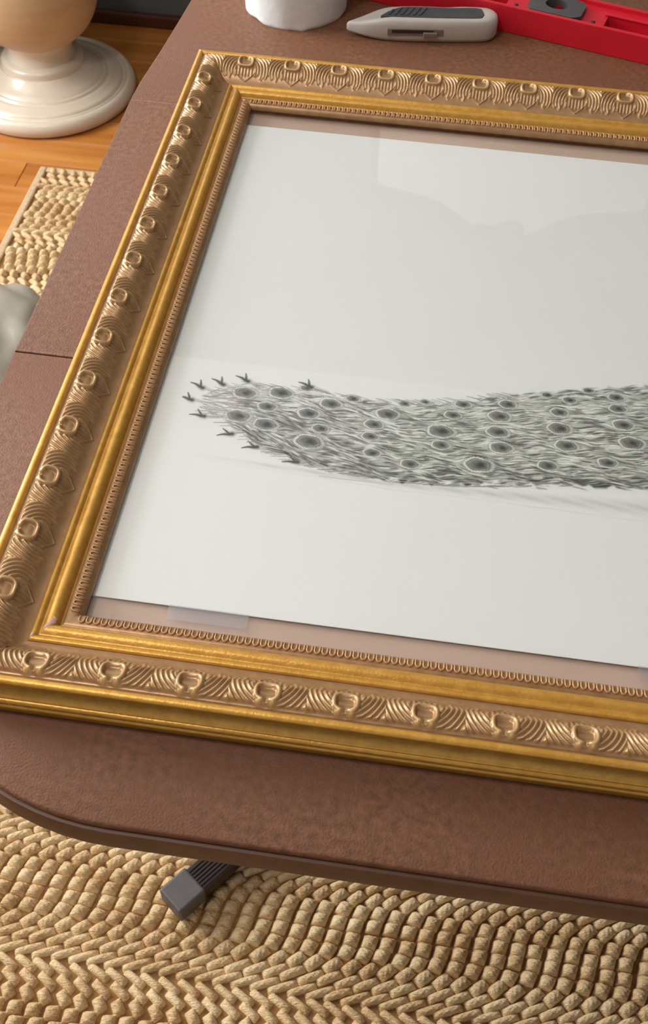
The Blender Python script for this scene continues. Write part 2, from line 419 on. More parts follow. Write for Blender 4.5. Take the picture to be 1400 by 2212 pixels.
# ================================================================== TABLE
TX0, TX1 = -0.0652, 1.02
def table():
    r = empty('folding_table', (0.478, -0.2155, 0))
    tag(r, 'brown suede-look table of three hinged panels with rounded corners', 'table')
    ox, oy = 0.478, -0.2155
    def arc(cx, cy, rr, a0, a1, n):
        return [(cx+rr*math.cos(a0+(a1-a0)*i/n), cy+rr*math.sin(a0+(a1-a0)*i/n)) for i in range(n+1)]
    def near(gr, seam):
        R = 0.17+gr
        yb = -0.757
        return ([(TX0-gr, -0.3958-seam)] + [(TX0-gr, -0.49), (TX0-gr, -0.54)] + arc(TX0+0.17, yb+0.17, R, PI, 1.5*PI, 18)
                + arc(TX1-0.17, yb+0.17, R, 1.5*PI, 2*PI, 18) + [(TX1+gr, -0.54), (TX1+gr, -0.3958-seam)])
    def middle(gr, seam):
        return [(TX0-gr, -0.0352-seam*0.15), (TX0-gr, -0.215), (TX0-gr, -0.3958+seam), (TX1+gr, -0.3958+seam), (TX1+gr, -0.215), (TX1+gr, -0.0352-seam*0.15)]
    def far(gr, seam):
        L = [(TX0-gr, -0.0352+seam*0.15), (-0.0636-gr, 0.0), (-0.0575-gr, 0.06), (-0.0524-gr, 0.124), (-0.049-gr, 0.171), (-0.037-gr, 0.215), (-0.01-gr*0.8, 0.265), (0.04-gr*0.5, 0.305+gr*0.8), (0.1, 0.322+gr), (0.2, 0.328+gr)]
        Rr = [(TX1+TX0-x, y) for x, y in L]
        return (L+Rr[::-1])[::-1]
    def inset(poly, d):
        P = [Vector((x, y)) for x, y in poly]; n = len(P); out = []
        area2 = sum(P[i].x*P[(i+1) % n].y-P[(i+1) % n].x*P[i].y for i in range(n))
        sg = 1 if area2 > 0 else -1
        for i in range(n):
            e1 = (P[i]-P[i-1]).normalized(); e2 = (P[(i+1) % n]-P[i]).normalized()
            n1 = Vector((-e1.y, e1.x))*sg; n2 = Vector((-e2.y, e2.x))*sg
            b = (n1+n2); b = b/max(b.length_squared/2, 0.3)
            out.append(P[i]+b*d)
        return out
    for fn in (near, middle, far):
        poly = fn(0, 0.0007)
        if sum(poly[i][0]*poly[(i+1) % len(poly)][1]-poly[(i+1) % len(poly)][0]*poly[i][1] for i in range(len(poly))) < 0: poly = poly[::-1]
        loops = []
        for d, z in ((0.0025, -0.0075), (0.0012, -0.0065), (0.0, -0.0045), (0.0, -0.0018), (0.0006, -0.0006), (0.0018, 0.0)):
            loops.append([(p.x-ox, p.y-oy, TZ+z) for p in inset(poly, d)])
        p = loft('panel', loops, M['table'], r); edge_split(p, 50)
        poly = fn(0.0022, 0.0008)
        if sum(poly[i][0]*poly[(i+1) % len(poly)][1]-poly[(i+1) % len(poly)][0]*poly[i][1] for i in range(len(poly))) < 0: poly = poly[::-1]
        loops = []
        for d, z in ((0.003, -0.0300), (0.0, -0.0270), (0.0, -0.0095), (0.001, -0.0082), (0.003, -0.0078)):
            loops.append([(q.x-ox, q.y-oy, TZ+z) for q in inset(poly, d)])
        b = loft('panel_rim', loops, M['rim'], p); edge_split(b, 40)
    # two columns, each with a pair of splayed foot bars
    for cx, side in ((0.34, -1), (0.616, 1)):
        bm = bmesh.new(); box(bm, -0.03, 0.03, -0.03, 0.03, 0.05, TZ-0.03)
        bm_obj('column', bm, M['leg'], r, loc=(cx-ox, 0, 0), bevel=0.004)
        for sy in (-1, 1):
            tip = Vector((0.0435 if side < 0 else 0.956-0.0435, -0.2155+sy*0.3755))
            base = Vector((cx, -0.2155))
            d = tip-base; L = d.length; ang = math.atan2(d.y, d.x)
            # bar local: x from 0 to L
            W, H = 0.0165, 0.033
            bm = bmesh.new(); box(bm, 0, L-0.036, -W, W, 0.0195, 0.0195+H-0.004)
            bar = bm_obj('foot_bar', bm, M['leg'], r, loc=(cx-ox, 0, 0), rotz=ang, bevel=0.002)
            for k in range(6):
                yy = -W+0.0042+k*0.0042
                bm = bmesh.new(); box(bm, 0, L-0.0365, yy, yy+0.0022, 0.0480, 0.0500)
                bm_obj('tread_rib', bm, M['leg'], bar, bevel=0.0005)
            bm = bmesh.new(); box(bm, L-0.038, L+0.0005, -W-0.002, W+0.002, 0.0185, 0.0520)
            bm_obj('end_cap', bm, M['legcap'], r, loc=(cx-ox, 0, 0), rotz=ang, bevel=0.003, seg=3)
table()

# ================================================================== PICTURE FRAME
P = 0.045
H = 0.69776
W = 0.0495*2+19*P
FX, FY = W/2, -H/2
frame = empty('picture_frame', (FX, FY, TZ))
tag(frame, 'ornate gold and bronze picture frame lying flat on the brown table', 'picture frame')
prof_pts = [  # (w, z, material) w = distance in from the outer edge; 0 gold, 1 tan
 (.0012,.0003,0),(.0010,.0040,0),(.0008,.0093,0),(-.0010,.0097,0),(-.0022,.0108,0),(-.0024,.0118,0),(-.0016,.0130,0),(.0008,.0135,0),
 (-.0008,.0142,0),(-.0019,.0154,0),(-.0020,.0165,0),(-.0011,.0177,0),(.0012,.0183,0),
 (-.0002,.0192,0),(.0014,.0205,0),(.0034,.0232,0),(.0046,.0262,0),(.0050,.0295,0),(.0044,.0325,0),(.0030,.0350,0),(.0009,.0364,0),
 (-.0005,.0370,0),(-.0009,.0382,0),(-.0002,.0393,0),(.0013,.0400,0),(.0028,.0400,0),(.0040,.0392,0),(.0047,.0382,1),(.0058,.0377,1),
 (.0072,.0383,1),(.0090,.0390,1),(.0112,.0394,1),(.0135,.0393,1),(.0160,.0388,1),(.0185,.0378,1),(.0210,.0362,1),(.0235,.0341,1),(.0260,.0318,1),(.0285,.0296,1),(.0305,.0281,1),(.0325,.0271,1),(.0342,.0266,1),(.0349,.0266,1),
 (.0353,.0274,0),(.0360,.0282,0),(.0370,.0286,0),(.0382,.0284,0),(.0392,.0276,0),(.0400,.0267,0),(.0408,.0268,0),(.0420,.0276,0),(.0435,.0284,0),(.0452,.0287,0),(.0468,.0282,0),(.0482,.0270,0),(.0491,.0254,0),(.0498,.0236,0),
 (.0506,.0231,1),(.0516,.0236,1),(.0530,.0240,1),(.0550,.0242,1),(.0572,.0241,1),(.0588,.0235,1),(.0601,.0224,1),(.0611,.0210,1),(.0615,.0196,1),(.0615,.0184,1)]
def profile():
    pp = np.array([(a, b) for a, b, _ in prof_pts]); dense = catmull(pp, 3)
    mi = [prof_pts[min(i//3, len(prof_pts)-2)][2] for i in range(len(dense)-1)]
    return dense, mi
PD, PM = profile()
sel = (PD[:, 0] > 0.0058) & (PD[:, 0] < 0.0349) & (PD[:, 1] > 0.0262)
zw, zz = PD[sel][:, 0], PD[sel][:, 1]
o_ = np.argsort(zw); zw, zz = zw[o_], zz[o_]

def relief(u, v, ring=True):
    a = np.abs(u)
    d = np.sqrt((a/0.5)**2+((v-0.56)/0.66)**2)
    lam = 0.128
    fr_ = ((d-0.44)/lam+0.5) % 1.0
    st = 1-np.abs(2*fr_-1)**1.7
    scal = 0.80+0.05*np.cos(2*PI*u/0.11)-0.10*smoothstep(np.abs(a-0.36), 0.0, 0.12)
    env = smoothstep(v, 0.035, 0.11)*(1-smoothstep(v, scal-0.05, scal+0.02))
    amp = 2.0*(1-0.72*smoothstep(v, 0.38, 0.66))
    h = env*(0.15+amp*st*smoothstep(d, 0.30, 0.40))
    rub = np.zeros_like(u)
    # little pad between neighbouring motifs at the outer edge
    pad = np.exp(-((a-0.5)/0.045)**2-((v-0.14)/0.07)**2)
    h = np.maximum(h, 1.2*pad); rub = np.maximum(rub, 0.8*pad)
    if ring:
        # shield with flutes, pointed towards the inside
        hw = 0.215*np.clip(1-np.clip((v-0.60)/0.29, 0, 1)**1.2, 0, 1)
        inside = smoothstep(hw-a, -0.004, 0.02)*smoothstep(v, 0.30, 0.38)
        edge = np.exp(-((hw-a-0.014)/0.013)**2)*smoothstep(v, 0.55, 0.62)*(v < 0.9)
        flute = 0.5+0.5*np.cos(2*PI*u/0.068)
        sh = inside*(0.30+0.75*flute*(1-smoothstep(v, 0.62, 0.80)))+0.6*edge
        h = np.where(inside > 0.02, np.maximum(sh, h*(1-inside)), np.maximum(h, sh))
        q = (np.clip(a/0.185, 0, None)**3+np.clip(np.abs(v-0.29)/0.185, 0, None)**3)**(1/3)
        rr = smoothstep(q, 0.58, 0.72)*(1-0.25*smoothstep(q, 0.85, 1.0))
        gap = np.exp(-(u/0.03)**2)*(v < 0.25)
        rr = rr*(1-0.8*gap)
        body = 1-smoothstep(q, 0.93, 1.06)
        hr = body*(0.12+3.3*rr)
        lob = np.exp(-((a-0.085)/0.06)**2-((v-0.125)/0.065)**2)
        hr = np.maximum(hr, 3.2*lob)
        h = np.where(body > 0.02, np.maximum(hr, h*(1-body)), np.maximum(h, hr))
        rub = np.maximum(rub, np.clip(lob*1.1, 0, 1)); rub = np.maximum(rub, 0.35*rr*body)
    rub = np.maximum(rub, 0.25*env*st*smoothstep(d, 0.3, 0.4))
    return h*0.001, rub

NU, NV = 84, 70
def tile_mesh(name, ring=True, t0=None, lo=None, hi=None):
    """relief tile round t = 0; lo / hi: keep t0 + t >= w and <= hi - w (mitre)"""
    us = np.linspace(-0.5, 0.5, NU)
    ws = np.linspace(0.0060, 0.0345, NV)
    # equal arc length across the moulding
    wf = np.linspace(0.0060, 0.0345, 400); zf = np.interp(wf, zw, zz)
    s = np.concatenate([[0], np.cumsum(np.hypot(np.diff(wf), np.diff(zf)))]); s /= s[-1]
    v1 = np.linspace(0, 1, NV); ws = np.interp(v1, s, wf); zs = np.interp(ws, wf, zf)
    k = np.ones(9)/9
    zsm = np.convolve(np.pad(zf, 4, mode='edge'), k, 'valid')
    dz = np.interp(ws, wf, np.gradient(zsm, wf))
    nrm = np.stack([-dz, np.ones(NV)], 1); nrm /= np.linalg.norm(nrm, axis=1)[:, None]
    U, Vv = np.meshgrid(us, v1, indexing='ij')
    h, rub = relief(U, Vv, ring)
    h = h+0.00012
    X = U*P; Y = ws[None, :]+h*nrm[:, 0][None, :]; Z = zs[None, :]+h*nrm[:, 1][None, :]
    bad = np.zeros_like(X, bool)
    if lo is not None:
        lim = Y-t0; bad = X < lim; X = np.maximum(X, lim)
    if hi is not None:
        lim = hi-Y-t0; bad = X > lim; X = np.minimum(X, lim)
    V = np.stack([X, Y, Z], -1).reshape(-1, 3)
    q = (np.arange(NU-1)[:, None]*NV+np.arange(NV-1)[None, :]).ravel()
    F = np.stack([q, q+NV, q+NV+1, q+1], 1)
    b = bad.ravel(); F = F[~b[F].all(1)]
    me = bpy.data.meshes.new(name)
    me.vertices.add(len(V)); me.vertices.foreach_set('co', V.astype(np.float32).ravel())
    me.loops.add(len(F)*4); me.loops.foreach_set('vertex_index', F.astype(np.int32).ravel())
    me.polygons.add(len(F)); me.polygons.foreach_set('loop_start', np.arange(len(F), dtype=np.int32)*4)
    me.update(calc_edges=True); me.validate()
    at = me.attributes.new('rub', 'FLOAT', 'POINT'); at.data.foreach_set('value', rub.astype(np.float32).ravel())
    me.polygons.foreach_set('use_smooth', np.ones(len(me.polygons), bool))
    me.materials.append(M['ornament']); me.update()
    return me
TILE = tile_mesh('ornament')

def bead_geometry():
    """U-shaped bead, open towards the glass: verts (t, w, z)"""
    path = []
    for i in range(9):
        a = PI+PI*i/8
        path.append((0.00155*math.cos(a), 0.0558+0.0020*math.sin(a)))
    path = [(-0.00155, 0.0588)]+path+[(0.00155, 0.0588)]
    n = 6; V = []; F = []
    zb = lambda w: np.interp(w, PD[(PD[:, 0] > 0.0505) & (PD[:, 1] > 0.019)][:, 0], PD[(PD[:, 0] > 0.0505) & (PD[:, 1] > 0.019)][:, 1])
    for i, (t, w) in enumerate(path):
        a = np.array(path[min(i+1, len(path)-1)])-np.array(path[max(i-1, 0)]); a = a/np.linalg.norm(a)
        nn = np.array([-a[1], a[0]])
        for j in range(n):
            th = j/n*2*PI; r = 0.00070
            V.append((t+nn[0]*r*math.cos(th), w+nn[1]*r*math.cos(th), float(zb(w))+0.0004+r*1.5*math.sin(th)))
    for i in range(len(path)-1):
        for j in range(n):
            j2 = (j+1) % n; F.append((i*n+j, i*n+j2, (i+1)*n+j2, (i+1)*n+j))
    F.append(tuple(range(n))[::-1]); F.append(tuple((len(path)-1)*n+j for j in range(n)))
    return V, F
BV, BF = bead_geometry()
BEAD = bpy.data.meshes.new('bead'); BEAD.from_pydata(BV, [], BF); BEAD.update(); BEAD.materials.append(M['bead'])
BEAD.polygons.foreach_set('use_smooth', np.ones(len(BEAD.polygons), bool))
BP = P/9.6

def rail(name, L, loc, rotz, ts, single, seen=None):
    closed = list(map(tuple, PD))+[(.056, .0184), (.056, .0003)]
    mi = list(PM)+[1, 1, 1]
    n = len(closed); V = []
    for w, z in closed: V.append((w, w, z))
    for w, z in closed: V.append((L-w, w, z))
    F = [(i, (i+1) % n, n+(i+1) % n, n+i) for i in range(n)]
    F = [f[::-1] for f in F]
    F.append(tuple(range(n))); F.append(tuple(range(n, 2*n))[::-1])
    o = mesh_obj(name, V, F, [M['gold'], M['tan']], frame, midx=mi[:n]+[1, 1])
    edge_split(o, 42)
    o.location = (loc[0]-FX, loc[1]-FY, 0); o.rotation_euler = (0, 0, rotz)
    ts = sorted(ts)
    for t in ts:
        c = bpy.data.objects.new('ornament', TILE); COL.objects.link(c); c.parent = o; c.location = (t, 0, 0)
    for t, lo, hi in ((ts[0]-P, True, None), (ts[-1]+P, None, L)):
        me = tile_mesh('ornament', ring=False, t0=t, lo=lo, hi=hi)
        c = bpy.data.objects.new('ornament', me); COL.objects.link(c); c.parent = o; c.location = (t, 0, 0)
    nb = int((L-2*0.0595)/BP); b0 = (L-(nb-1)*BP)/2
    rest = []
    for i in range(nb):
        t = b0+i*BP
        if single and (seen is None or seen[0] <= t <= seen[1]):
            c = bpy.data.objects.new('bead', BEAD); COL.objects.link(c); c.parent = o; c.location = (t, 0, 0)
        else: rest.append(t)
    if rest:
        bv = np.array(BV); V = (bv[None]+np.array([[[t, 0, 0]] for t in rest])).reshape(-1, 3); nvb = len(bv)
        F = [tuple(i+k*nvb for i in f) for k in range(len(rest)) for f in BF]
        s = mesh_obj('bead_row', V, F, M['bead'], o); s['kind'] = 'stuff'
    return o
n_rail = rail('near_rail', W, (0, -H), 0, [0.04948+i*P for i in range(20)], True, (0.0, 0.45))
l_rail = rail('side_rail', H, (0, 0), -PI/2, [0.05118+i*P for i in range(14)], True)
f_rail = rail('far_rail', W, (W, 0), PI, [W-0.04916-i*P for i in range(20)], False)
r_rail = rail('side_rail', H, (W, -H), PI/2, [0.05118+i*P for i in range(14)], False)

# pale gesso chips where the gilding is knocked off at the mitres
_k = (PD[:, 1] > 0.0362) & (PD[:, 0] > -0.0009) | (PD[:, 0] > 0.0058)
_pw, _pz = PD[_k][:, 0], PD[_k][:, 1]; _o = np.argsort(_pw); _pw, _pz = _pw[_o], _pz[_o]
def chip(rl, cells, lift=0.0004):
    """cells: outline (t, w) on the rail surface"""
    cx = sum(c[0] for c in cells)/len(cells); cw = sum(c[1] for c in cells)/len(cells)
    V = []; K = 6; n = len(cells)
    for k in range(K+1):
        f = k/K
        for t, w in cells:
            ww = cw+(w-cw)*f
            V.append((cx+(t-cx)*f, ww, float(np.interp(ww, _pw, _pz))+(lift if k < K else -0.0004)))
    F = [(k*n+j, k*n+(j+1) % n, (k+1)*n+(j+1) % n, (k+1)*n+j) for k in range(1, K) for j in range(n)]
    F.append(tuple(n+j for j in range(n))[::-1])
    o = mesh_obj('gesso_chip', V, F, M['chip'], rl); o['label'] = 'pinkish bare gesso chip'
chip(l_rail, [(H-.0415,.0406),(H-.0450,.0442),(H-.0492,.0484),(H-.0535,.0484),(H-.0540,.0462),(H-.0500,.0448),(H-.0460,.0418)])
chip(l_rail, [(H-.0362,.0356),(H-.0385,.0378),(H-.0410,.0380),(H-.0405,.0360)])
chip(l_rail, [(.0100,.0070),(.0150,.0080),(.0185,.0120),(.0180,.0165),(.0158,.0152),(.0118,.0112)], 0.0020)
chip(l_rail, [(.0010,.0005),(.0040,.0004),(.0055,.0020),(.0040,.0030),(.0030,.0026)])
chip(l_rail, [(.0425,.0412),(.0465,.0425),(.0475,.0452),(.0458,.0450)])
chip(l_rail, [(.0520,.0512),(.0560,.0520),(.0580,.0545),(.0565,.0558),(.0545,.0540)], 0.0006)

# backing board, glass, print, tape
box_obj('backing_board', -FX+0.0565, FX-0.0565, FY+0.0565, -FY-0.0565, 0.0090, 0.0128, M['backing'], frame)
box_obj('glass_pane', -FX+0.0565, FX-0.0565, FY+0.0565, -FY-0.0565, 0.0162, 0.0180, M['glass'], frame)

# ------------------------------------------------------------------ peacock print
art = empty('peacock_print', (FX, -0.3504, TZ+0.0150))
tag(art, 'white art print with grey ink peacock tail, under glass inside the gold frame', 'art print')
PZ = 0.0156
box_obj('paper', 0.0585-FX, W-0.0585-FX, -0.6180+0.3504, -0.0828+0.3504, 0.0, 0.0006, M['paper'], art)

def tail_drawing():
    eyes = [(122.5,-427.2),(148.7,-423.0),(141.1,-438.4),(121.8,-450.9),(142.9,-456.0),(166.8,-415.3),(186.5,-428.2),(171.8,-440.4),(202.0,-420.4),(182.5,-453.7),(175.8,-467.5),(228.6,-431.9),(219.9,-443.6),(218.7,-455.6),(221.7,-471.0),(249.0,-477.1),(268.3,-442.6),(269.2,-455.9),(275.8,-425.3),(282.6,-413.3),(309.4,-421.2),(308.8,-436.8),(311.8,-451.7),(296.8,-470.4),(315.2,-408.0),(353.0,-410.0),(353.0,-426.2),(358.0,-442.3),(344.8,-463.4),(360.5,-396.4),(394.8,-388.0),(395.7,-399.5),(399.0,-415.4),(404.5,-432.5),(386.9,-454.0),(240.1,-419.5),(254.9,-415.3),(374.6,-384.0),(344.0,-393.7)]
    size = [1.0,1.0,.8,1.05,1.0,.55,.9,.9,.6,.7,1.15,.95,.8,.7,.7,.75,1.1,.75,.7,.7,.95,.95,.95,1.15,.75,.75,1.0,.95,.8,.6,.7,.75,.9,1.05,.8,.5,.45,.5,.5]
    more = [(432,-385),(436,-402),(440,-424),(430,-448),(468,-376),(472,-396),(476,-418),(466,-440),(505,-368),(508,-388),(512,-408),(502,-430),(540,-362),(544,-384),(548,-404)]
    eyes = eyes+more; size = size+[0.9]*len(more)
    up = np.array([(86,-437),(98.5,-430),(105.7,-425.3),(121.7,-418),(145.7,-416.5),(166.5,-415.8),(187.5,-418),(215.2,-419.3),(249.1,-416.6),(282.7,-408.3),(316.4,-398),(367.7,-382.8),(395.3,-375.8),(419.6,-369.5),(500,-352),(580,-342),(640,-345)])
    lo = np.array([(86,-443),(96.8,-449.1),(108.6,-456.5),(123.8,-465.5),(142.8,-478.1),(170.8,-488.0),(200.7,-491.9),(239.8,-495.0),(287.6,-491.6),(319.2,-486.5),(366.9,-479.8),(414.7,-473.9),(500,-452),(580,-425),(640,-405)])
    X0, X1, Y0, Y1, S = 78.0, 640.0, -506.0, -335.0, 0.36
    nx, ny = int((X1-X0)/S)+1, int((Y1-Y0)/S)+1
    xs = X0+np.arange(nx)*S; ys = Y0+np.arange(ny)*S
    U = np.interp(xs, up[:, 0], up[:, 1]); Lw = np.interp(xs, lo[:, 0], lo[:, 1])
    XX, YY = np.meshgrid(xs, ys, indexing='ij')
    r2 = np.random.default_rng(5)
    # jittered soft body tone
    jit = 1.6*np.interp(xs, np.arange(X0, X1+8, 4), r2.normal(0, 1, int((X1+8-X0)/4)+1))[:len(xs)]
    ins = smoothstep(U[:, None]+jit[:, None]-YY, -0.3, 3.0)*smoothstep(YY-Lw[:, None]-jit[:, None], -0.3, 3.0)
    ins *= smoothstep(XX, 88, 150)*0.85+0.15*smoothstep(XX, 84, 100)
    t = (YY-Lw[:, None])/np.maximum(U[:, None]-Lw[:, None], 1)
    D = ins*(0.24+0.12*(1-t)+0.06*np.sin(XX*0.11+YY*0.23))        # ink density 0..1
    # flow field
    dU = np.gradient(U, S); dL = np.gradient(Lw, S)
    size = [q*1.08 for q in size]
    def flow(x, y):
        k = np.clip(((x-X0)/S).astype(int), 0, nx-1)
        tt = np.clip((y-Lw[k])/np.maximum(U[k]-Lw[k], 1), -0.2, 1.2)
        sl = dL[k]*(1-tt)+dU[k]*tt
        dx, dy = np.ones_like(x), sl+0.24*np.sin(x*0.16+y*0.27)-0.06
        for (ex, ey), s in zip(eyes, size):
            rx_, ry_ = x-ex, (y-ey)*1.45
            r = np.hypot(rx_, ry_)
            wgt = np.exp(-((r-6*s)/(5*s))**2)*1.6
            tx, ty = -ry_/np.maximum(r, 1e-3), rx_/np.maximum(r, 1e-3)/1.45
            sg = np.sign(tx+1e-9)
            dx = dx+wgt*tx*sg; dy = dy+wgt*ty*sg
        n = np.hypot(dx, dy); return dx/n, dy/n
    Dk = np.zeros_like(D); Lt = np.zeros_like(D)
    def splat(A, x, y, amp, wd):
        ix = np.round((x-X0)/S).astype(int); iy = np.round((y-Y0)/S).astype(int)
        R = 2
        for a in range(-R, R+1):
            for b in range(-R, R+1):
                jx, jy = ix+a, iy+b
                ok = (jx >= 0) & (jx < nx) & (jy >= 0) & (jy < ny)
                dd = (X0+jx*S-x)**2+(Y0+jy*S-y)**2
                val = amp*np.exp(-dd/(2*wd*wd))
                np.maximum.at(A, (jx[ok], jy[ok]), val[ok])
    def strokes(n, A, amp, wd, L):
        x = r2.uniform(92, X1, n); k = np.clip(((x-X0)/S).astype(int), 0, nx-1)
        tt = r2.uniform(0.0, 1.0, n); y = Lw[k]+(U[k]-Lw[k])*tt
        a = amp*r2.uniform(0.45, 1.0, n); w = wd*r2.uniform(0.7, 1.25, n); ln = L*r2.uniform(0.5, 1.3, n)
        m = int(L*1.3/0.28)
        for i in range(m):
            f = i*0.28/ln
            live = f < 1
            tp = np.clip(np.sin(PI*np.clip(f, 0, 1))*1.4, 0, 1)
            splat(A, x[live], y[live], (a*tp)[live], w)if False else splat(A, x[live], y[live], (a*tp)[live], float(wd))
            dx, dy = flow(x, y); x = x+dx*0.28; y = y+dy*0.28
    strokes(3000, Dk, 0.66, 0.40, 12)
    strokes(2600, Lt, 0.85, 0.40, 11)
    strokes(900, Dk, 0.85, 0.40, 9)
    edge = smoothstep(ins, 0.0, 0.25)
    D = D+Dk*0.82-Lt*0.52+0.30*ins*np.exp(-np.clip(YY-Lw[:, None], 0, None)/5.0)*smoothstep(XX, 190, 300)
    # eyes
    for (ex, ey), s in zip(eyes, size):
        a = 0.15 if ex < 250 else 0.05
        rx_, ry_ = (XX-ex), (YY-ey)*1.42
        ca, sa = math.cos(a), math.sin(a)
        rx_, ry_ = rx_*ca-ry_*sa, rx_*sa+ry_*ca
        q = np.hypot(rx_/(9.2*s)*np.where(rx_ > 0, 0.82, 1.0), ry_/(9.2*s))
        near = q < 1.4
        wob = 0.03*np.sin(np.arctan2(ry_, rx_)*5+ex)+0.03*np.sin(np.arctan2(ry_, rx_)*23+ex*3)
        qq = q+wob
        ringl = np.exp(-((qq-0.80)/0.09)**2)*np.where(rx_ > 3*s, 0.4, 1.0)
        ringd = np.exp(-((qq-0.95)/0.06)**2)*0.5+np.exp(-((qq-0.64)/0.07)**2)*0.8
        core = smoothstep(0.58-qq, 0.0, 0.10)
        inner = np.exp(-(np.hypot(rx_-1.6*s, ry_)/(2.5*s))**2)
        b = smoothstep(1.0-qq, 0.0, 0.12)*0.85
        tone = 0.38-0.38*ringl+0.40*ringd+core*0.33+inner*0.40+0.03*np.sin(XX*1.1+YY*0.9)
        D = np.where(near, D*(1-b)+tone*b, D)
    D = np.clip(D, 0, 0.93)
    # frayed feather ends: barbs fanning over the outline
    def line(pts, amp, w0, w1):
        pts = np.array(pts, float); ln = np.hypot(*np.diff(pts, axis=0).T).max(); pts = catmull(pts, max(4, int(ln/0.3))); n = len(pts); f = np.linspace(0, 1, n)
        for (x, y), w in zip(pts, w0+(w1-w0)*f):
            i0, i1 = int((x-X0-4*w)/S), int((x-X0+4*w)/S)+2; j0, j1 = int((y-Y0-4*w)/S), int((y-Y0+4*w)/S)+2
            i0, j0 = max(i0, 0), max(j0, 0)
            if i1 <= i0 or j1 <= j0: continue
            sub = amp*np.exp(-((XX[i0:i1, j0:j1]-x)**2+(YY[i0:i1, j0:j1]-y)**2)/(2*w*w))
            D[i0:i1, j0:j1] = np.maximum(D[i0:i1, j0:j1], sub)
    forks = [((89.3,-426.5),-.35),((84.0,-440.3),-.15),((96.1,-455.3),.05),((103.8,-420.7),-.4),((121.1,-414.5),-.35),((119.3,-469.8),.35),((139.0,-479.1),.3),((169.5,-488.3),.2),((168.5,-413.1),-.3)]
    for (fx, fy), a in forks:
        d = np.array([math.cos(a), math.sin(a)]); n = np.array([-d[1], d[0]])
        p = np.array([fx, fy])
        line([p+d*2.5, p, p-d*4.0+n*0.9, p-d*8.5+n*0.6], 0.95, 1.5, 0.25)
        line([p+d*2.0, p+n*1.3, p-d*1.4+n*3.8, p-d*3.2+n*6.4], 0.93, 1.1, 0.25)
        line([p, p+d*6, p+d*14+n*0.6, p+d*22], 0.42, 0.55, 0.25)
        line([p+n*1, p+d*6+n*1.6, p+d*16+n*1.4], 0.30, 0.45, 0.25)
    for i in range(150):
        x = r2.uniform(96, 330); lower = r2.random() < 0.72
        k = int((x-X0)/S); y = Lw[k] if lower else U[k]
        s = -1 if lower else 1
        l = r2.uniform(3, 8)
        line([(x+6, y-s*1.5), (x+2, y), (x-l*0.6, y+s*0.9), (x-l, y+s*1.5)], r2.uniform(0.3, 0.65), 0.38, 0.15)
    for i in range(60):
        x = r2.uniform(100, 150); k = int((x-X0)/S); y = r2.uniform(Lw[k]+2, U[k]-2)
        line([(x+12, y+0.5), (x+4, y+r2.normal(0, .6)), (x-6, y+r2.normal(0, 1.5))], r2.uniform(0.25, 0.5), 0.4, 0.2)
    # pale ground wash under the tail
    wy = np.interp(xs, [78, 100, 116, 145, 185, 240, 288, 335, 414, 640], [-490, -491, -492.5, -494, -495.2, -497, -495.7, -494.4, -492.2, -480])
    wa = np.interp(xs, [95, 118, 150, 200, 290, 640], [0, 0.07, 0.13, 0.18, 0.17, 0.13])
    wdn = np.interp(xs, [100, 200, 300, 420, 640], [1.5, 2.2, 3.2, 6, 9])
    wash = wa[:, None]*np.exp(-((YY-wy[:, None])/wdn[:, None])**2)*(0.8+0.25*np.sin(XX*0.21+YY*0.9))
    D = np.maximum(D, wash)
    line([(188.6,-498.1),(211.1,-498.2),(240.0,-497.6)], 0.28, 0.35, 0.3)
    # fade the sheet border to bare paper
    D *= smoothstep(XX, X0, X0+1.5)*smoothstep(X1-XX, 0, 6)*smoothstep(YY, Y0, Y0+1)*smoothstep(Y1-YY, 0, 1)
    # tint: warm grey green ink, slightly bluish in the eye cores, a brown blush near the tips
    paper = np.array([0.80, 0.80, 0.795]); ink = np.array([0.030, 0.034, 0.031])
    D = np.clip(D, 0, 0.95)[..., None]
    colr = paper*(1-D)**1.55+ink*(1-(1-D)**1.55)
    blush = np.exp(-((XX-112)/14)**2-((YY+437)/10)**2)[..., None]*0.25*smoothstep(D, 0.05, 0.3)
    colr = colr*(1-blush)+np.array([0.50, 0.40, 0.36])*blush
    green = (0.05*ins*smoothstep(XX, 150, 260))[..., None]
    colr = colr*(1-green*np.array([0.6, 0.0, 1.6]))
    V = np.stack([XX/1000-FX, YY/1000+0.3504, np.full_like(XX, 0.00068)], -1).reshape(-1, 3)
    q = (np.arange(nx-1)[:, None]*ny+np.arange(ny-1)[None, :]).ravel()
    F = np.stack([q, q+ny, q+ny+1, q+1], 1)
    keep = (D.ravel()[F].max(1) > 0.004)
    F = F[keep]
    used = np.zeros(len(V), bool); used[F.ravel()] = True
    remap = np.cumsum(used)-1
    V = V[used]; F = remap[F]; cc = colr.reshape(-1, 3)[used]
    m = bpy.data.materials.new('printed_ink'); m.use_nodes = True
    p = m.node_tree.nodes['Principled BSDF']; p.inputs['Roughness'].default_value = 0.85; p.inputs['Specular IOR Level'].default_value = 0.2
    at = m.node_tree.nodes.new('ShaderNodeAttribute'); at.attribute_name = 'ink'
    m.node_tree.links.new(at.outputs['Color'], p.inputs['Base Color'])
    o = mesh_obj('printed_tail', V, F, m, art, smooth=False)
    a = o.data.color_attributes.new('ink', 'FLOAT_COLOR', 'POINT')
    a.data.foreach_set('color', np.concatenate([cc, np.ones((len(cc), 1))], 1).astype(np.float32).ravel())
    o['label'] = 'grey ink peacock tail feathers with eye spots'
tail_drawing()

